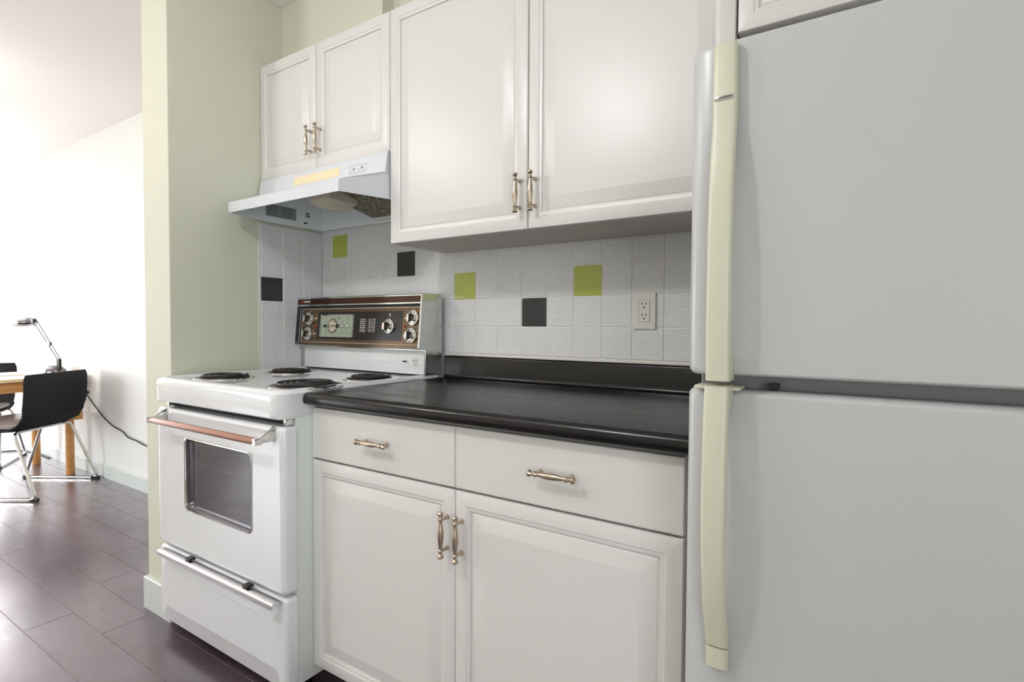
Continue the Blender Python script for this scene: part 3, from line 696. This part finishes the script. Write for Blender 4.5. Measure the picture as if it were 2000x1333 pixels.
lo = strap([(1.0455, 1.980, 2.010, -0.846, RY + .001), (1.0435, 1.976, 2.012, -0.850, RY + .001), (1.020, 1.9755, 2.0115, -0.852, RY + .001), (1.010, 1.9755, 2.0115, -0.853, -0.838), (0.93, 1.9755, 2.0115, -0.858, -0.843),
            (0.86, 1.9755, 2.0115, -0.860, -0.845), (0.79, 1.976, 2.0115, -0.857, -0.842), (0.72, 1.977, 2.0115, -0.848, -0.833), (0.68, 1.978, 2.0118, -0.838, -0.822), (0.662, 1.9785, 2.012, -0.833, RY + .001), (0.6465, 1.979, 2.012, -0.829, RY + .001)])
h2 = tag(obj('handle', lo, m_cream, db), 'yellowed cream plastic handle')
bm = strap([(0.6445, 1.979, 2.012, -0.8275, RY + .001), (0.6445, 1.979, 2.012, -0.830, RY + .001), (0.612, 1.979, 2.012, -0.828, RY + .001), (0.608, 1.982, 2.009, -0.824, RY + .001)])
tag(obj('end_cap', bm, m_cream, h2), 'cream end cap')
bm = N(); box(bm, 1.955, 2.022, RY - .012, -0.77, 1.0366, 1.0425, 0.002); tag(obj('hinge_ledge', bm, m_cream, db), 'cream ledge at the handle')
bm = N(); box(bm, 2.055, 2.068, -0.7800, -0.7555, 1.0385, 1.046); obj('door_stop', bm, m_black, fr, smooth=False)

# ------------------------------------------------------------------ living room table
tb = thing('table', 'light birch table with round legs against the far wall, seen at the left edge', 'table', (-3.08, -0.9, 0))
bm = N(); loft(bm, [(-3.455, -2.720, -1.70, -0.030, .02, 0.722), (-3.455, -2.720, -1.70, -0.030, .02, 0.742), (-3.453, -2.722, -1.698, -0.032, .02, 0.745)], n=3, axis='z'); obj('tabletop', bm, m_tabletop, tb)
bm = N()
for a in ((-2.765, -2.742, -1.66, -0.06), (-3.433, -3.41, -1.66, -0.06)): box(bm, *a, 0.648, 0.7215)
for a in ((-3.41, -2.765, -1.66, -1.637), (-3.41, -2.765, -0.083, -0.06)): box(bm, *a, 0.648, 0.7215)
obj('apron', bm, m_wood, tb, smooth=False)
for x, y in ((-2.795, -0.112), (-3.372, -0.150), (-2.795, -1.60), (-3.372, -1.60)):
    bm = N(); lathe(bm, [(.026, 0.0), (.0275, .004), (.0275, .721)], Matrix.Translation((x, y, 0)), 20); obj('leg', bm, m_wood, tb)
bm = N(); box(bm, -2.768, -2.740, -0.150, -0.047, 0.412, 0.475, 0.002); obj('side_block', bm, m_wood, tb)
# papers on the table
bm = N(); loft(bm, [(-3.36, -3.06, -0.50, -0.29, .02, 0.7455), (-3.36, -3.06, -0.50, -0.29, .02, 0.752)], n=3, axis='z')
tag(obj('tablet', bm, m_paper), 'flat white slab lying on the birch table near the lamp', 'tablet')

# ------------------------------------------------------------------ desk lamp
dl = thing('desk_lamp', 'chrome desk lamp with a twin rod arm on the birch table', 'lamp', (-3.05, -0.11, 0.746))
bm = N(); prof = []
for k in range(9): a = PI / 2 * k / 8; prof.append((0.085 * math.cos(a) + .001, 0.745 + .012 + 0.052 * math.sin(a)))
lathe(bm, [(.083, .7455), (.086, .750)] + prof, Matrix.Translation((-3.06, -0.115, 0)) @ Matrix.Diagonal((1.15, 0.8, 1, 1)), 28); obj('base', bm, m_lampsteel, dl)
bm = N()
for x in (-2.985, -2.955): box(bm, x - .008, x + .008, -0.125, -0.105, 0.775, 0.862, 0.003)
obj('joint', bm, m_black, dl)
A0, A1 = Vector((-2.975, -0.115, 0.845)), Vector((-3.530, -0.115, 1.158)); off = Vector((0.040, 0, 0.012))
bm = N(); tube(bm, [A0, A1], .0035, 7); tube(bm, [A0 + off, A1 + off * 1.6], .0035, 7); obj('arm', bm, m_lampsteel, dl)
mid = A0.lerp(A1, .38); bm = N(); box(bm, mid.x - .012, mid.x + .058, -0.122, -0.108, mid.z - .008, mid.z + .022, 0.003); obj('arm_clamp', bm, m_black, dl)
bm = N(); tube(bm, [(-3.555, -0.115, 1.165), (-3.50, -0.115, 1.125), (-3.480, -0.115, 1.105)], .0035, 6); obj('tilt_lever', bm, m_lampsteel, dl)
bm = N(); prof = []
for k in range(9): a = PI / 2 * k / 8; prof.append((math.cos(a) + .001, math.sin(a)))
mm = Matrix.Translation((-3.700, -0.115, 1.128)) @ Matrix.Rotation(math.radians(-6), 4, 'Y') @ Matrix.Diagonal((0.165, 0.075, 0.052, 1))
lathe(bm, [(0.93, 0.0), (1.0, -0.12)] + prof, mm, 28); shd = obj('lamp_shade', bm, m_lampsteel, dl)
bm = N(); lathe(bm, [(.05, 0), (.045, -.004)], Matrix.Translation((-3.72, -0.115, 1.121)), 20); obj('diffuser', bm, m_white, shd)
bm = N(); box(bm, -3.565, -3.465, -0.130, -0.100, 1.140, 1.168, 0.006); obj('head_joint', bm, m_black, shd)

# ------------------------------------------------------------------ power cords
def cord(name, pts, rad, label):
    bm = N(); pts = [Vector(p) for p in pts]; out = []
    for i in range(len(pts) - 1):
        p0 = pts[max(i - 1, 0)]; p1 = pts[i]; p2 = pts[i + 1]; p3 = pts[min(i + 2, len(pts) - 1)]
        for k in range(6):
            t = k / 6; out.append(0.5 * ((2 * p1) + (p2 - p0) * t + (2 * p0 - 5 * p1 + 4 * p2 - p3) * t * t + (3 * p1 - 3 * p2 + p3 - p0) * t ** 3))
    out.append(pts[-1]); tube(bm, out, rad, 7)
    return tag(obj(name, bm, m_cable), label, 'cord')
wc = cord('power_cord', [(-3.00, -0.035, 0.715), (-2.90, -0.030, 0.64), (-2.776, -0.020, 0.606), (-2.62, -0.014, 0.520), (-2.45, -0.012, 0.440), (-2.30, -0.011, 0.395), (-2.16, -0.012, 0.375), (-2.08, -0.011, 0.345), (-1.95, -0.011, 0.335), (-1.80, -0.011, 0.318), (-1.60, -0.011, 0.33)], .0045,
     'thin black power cord drooping along the far wall behind the black chair')
bm = N(); box(bm, -2.80, -2.755, -0.030, -0.001, 0.598, 0.618, 0.004); tag(obj('plug', bm, m_black, wc), 'black plug')
cord('power_cord', [(-4.55, -0.30, 0.006), (-4.4, -0.16, 0.006), (-4.25, -0.20, 0.006), (-4.33, -0.30, 0.006), (-4.18, -0.26, 0.006), (-4.05, -0.08, 0.006), (-3.8, -0.03, 0.006), (-3.5, -0.03, 0.006)], .005,
     'black cord loop lying on the floor under the birch table')

# ------------------------------------------------------------------ sled chairs
def sled_chair(origin, F, L, label, hw=0.517):
    """origin: rear floor corner; F forward dir; L lateral dir pointing from the other side towards origin side"""
    ang = math.atan2(F[1], F[0])
    o3 = Vector((origin[0], origin[1], 0)); F3 = Vector((F[0], F[1], 0)).normalized(); L3 = Vector((L[0], L[1], 0)).normalized()
    def P(a, l, z): v = o3 + F3 * a + L3 * l; return Vector((v.x, v.y, z))
    c = P(0.26, -hw / 2, 0); t = thing('chair', label, 'chair', (c.x, c.y, 0), ang, 'black sled base chairs')
    bm = N()
    path = fillet([P(.36, -hw * .5, .425), P(.36, -.04, .425), P(.535, 0, .012), P(0, 0, .012), P(.17, -.035, .425), P(.17, -hw * .5, .425),
                   P(.17, -hw + .035, .425), P(0, -hw, .012), P(.535, -hw, .012), P(.36, -hw + .04, .425), P(.36, -hw * .5, .425)], .04, 5)
    tube(bm, path, .0095, 8); obj('sled_frame', bm, m_chrome, t)
    for l in (-.002, -hw + .002):
        for a0, a1 in ((-.012, .045), (.49, .545)):
            bm = N(); tube(bm, [P(a0, l, .011), P(a1, l, .011)], .0108, 8); tag(obj('glide', bm, m_black, t), 'dark plastic glide')
    # one-piece upholstered shell: back + seat, thick
    prof = [(.083, .799), (.084, .70), (.092, .60), (.108, .52), (.145, .465), (.20, .440), (.35, .432), (.52, .437), (.60, .445)]
    l0, l1 = -.020, -hw - .018; hwid = (l0 - l1) / 2; lc = (l0 + l1) / 2
    bm = N(); cols = 12; layers = []
    pts = [Vector((a, 0, z)) for a, z in prof]; sm = []
    for i in range(len(pts) - 1):
        for k in range(3): sm.append(pts[i].lerp(pts[i + 1], k / 3))
    sm.append(pts[-1]); n_ = len(sm)
    for side in (0, 1):
        G = []
        for i, p in enumerate(sm):
            tt = (sm[min(i + 1, n_ - 1)] - sm[max(i - 1, 0)]).normalized(); nn = Vector((-tt.z, 0, tt.x))
            nn = Vector((tt.z, 0, -tt.x)) * -1
            row = []
            s = i / (n_ - 1)
            for j in range(cols + 1):
                v = -1 + 2 * j / cols
                wsc = 1 - 0.05 * max(0, (0.06 - s) / 0.06) ** 2 - 0.05 * max(0, (s - .94) / .06) ** 2 - (0.035 if 0.33 < s < 0.5 else 0.0)
                th = 0.016 * (1 - abs(v) ** 8 * .75) * (1 - max(0, (0.05 - s) / .05) ** 2 * .6)
                q = p + nn * (th if side else -th)
                # gentle concave curve of the back
                row.append(bm.verts.new(P(q.x - 0.018 * v * v * (1 if s < .35 else 0) * 0 , lc + v * hwid * wsc, q.z)))
            G.append(row)
        layers.append(G)
    A, B = layers
    for G, mi in ((A, 0), (B, 0)):
        for i in range(n_ - 1):
            for j in range(cols): bm.faces.new((G[i][j], G[i + 1][j], G[i + 1][j + 1], G[i][j + 1])).material_index = mi
    for i in range(n_ - 1):
        bm.faces.new((A[i][0], A[i + 1][0], B[i + 1][0], B[i][0])); bm.faces.new((A[i][-1], A[i + 1][-1], B[i + 1][-1], B[i][-1]))
    for j in range(cols):
        bm.faces.new((A[0][j], A[0][j + 1], B[0][j + 1], B[0][j])); bm.faces.new((A[-1][j], A[-1][j + 1], B[-1][j + 1], B[-1][j]))
    obj('shell', bm, m_leather, t, ang=60)
    # seat pad
    bm = N(); top = []
    for (i_, z) in ((0, .452), (0, .468), (.012, .476)):
        top.append([bm.verts.new(P(.165 + i_ + (a - 0) , lc + b, z)) for a, b in
                    [(x, y) for x, y in rring(0, .44 - 2 * i_, -hwid + .015 + i_, hwid - .015 - i_, .035, 4)]])
    for X_, Y_ in zip(top, top[1:]):
        for i in range(len(X_)): bm.faces.new((X_[i], X_[(i + 1) % len(X_)], Y_[(i + 1) % len(Y_)], Y_[i]))
    bm.faces.new(top[0]); bm.faces.new(top[-1])
    tag(obj('seat_pad', bm, m_seat, t), 'grey leather seat')
    return t
sled_chair((-2.205, -0.476), (-.842, -.539), (.553, -.833), 'nearer black chair on a chrome sled base, its back turned to the camera')
sled_chair((-3.860, -0.088), (.850, -.520), (.520, .850), 'farther dark chair, mostly hidden behind the birch table at the left edge')
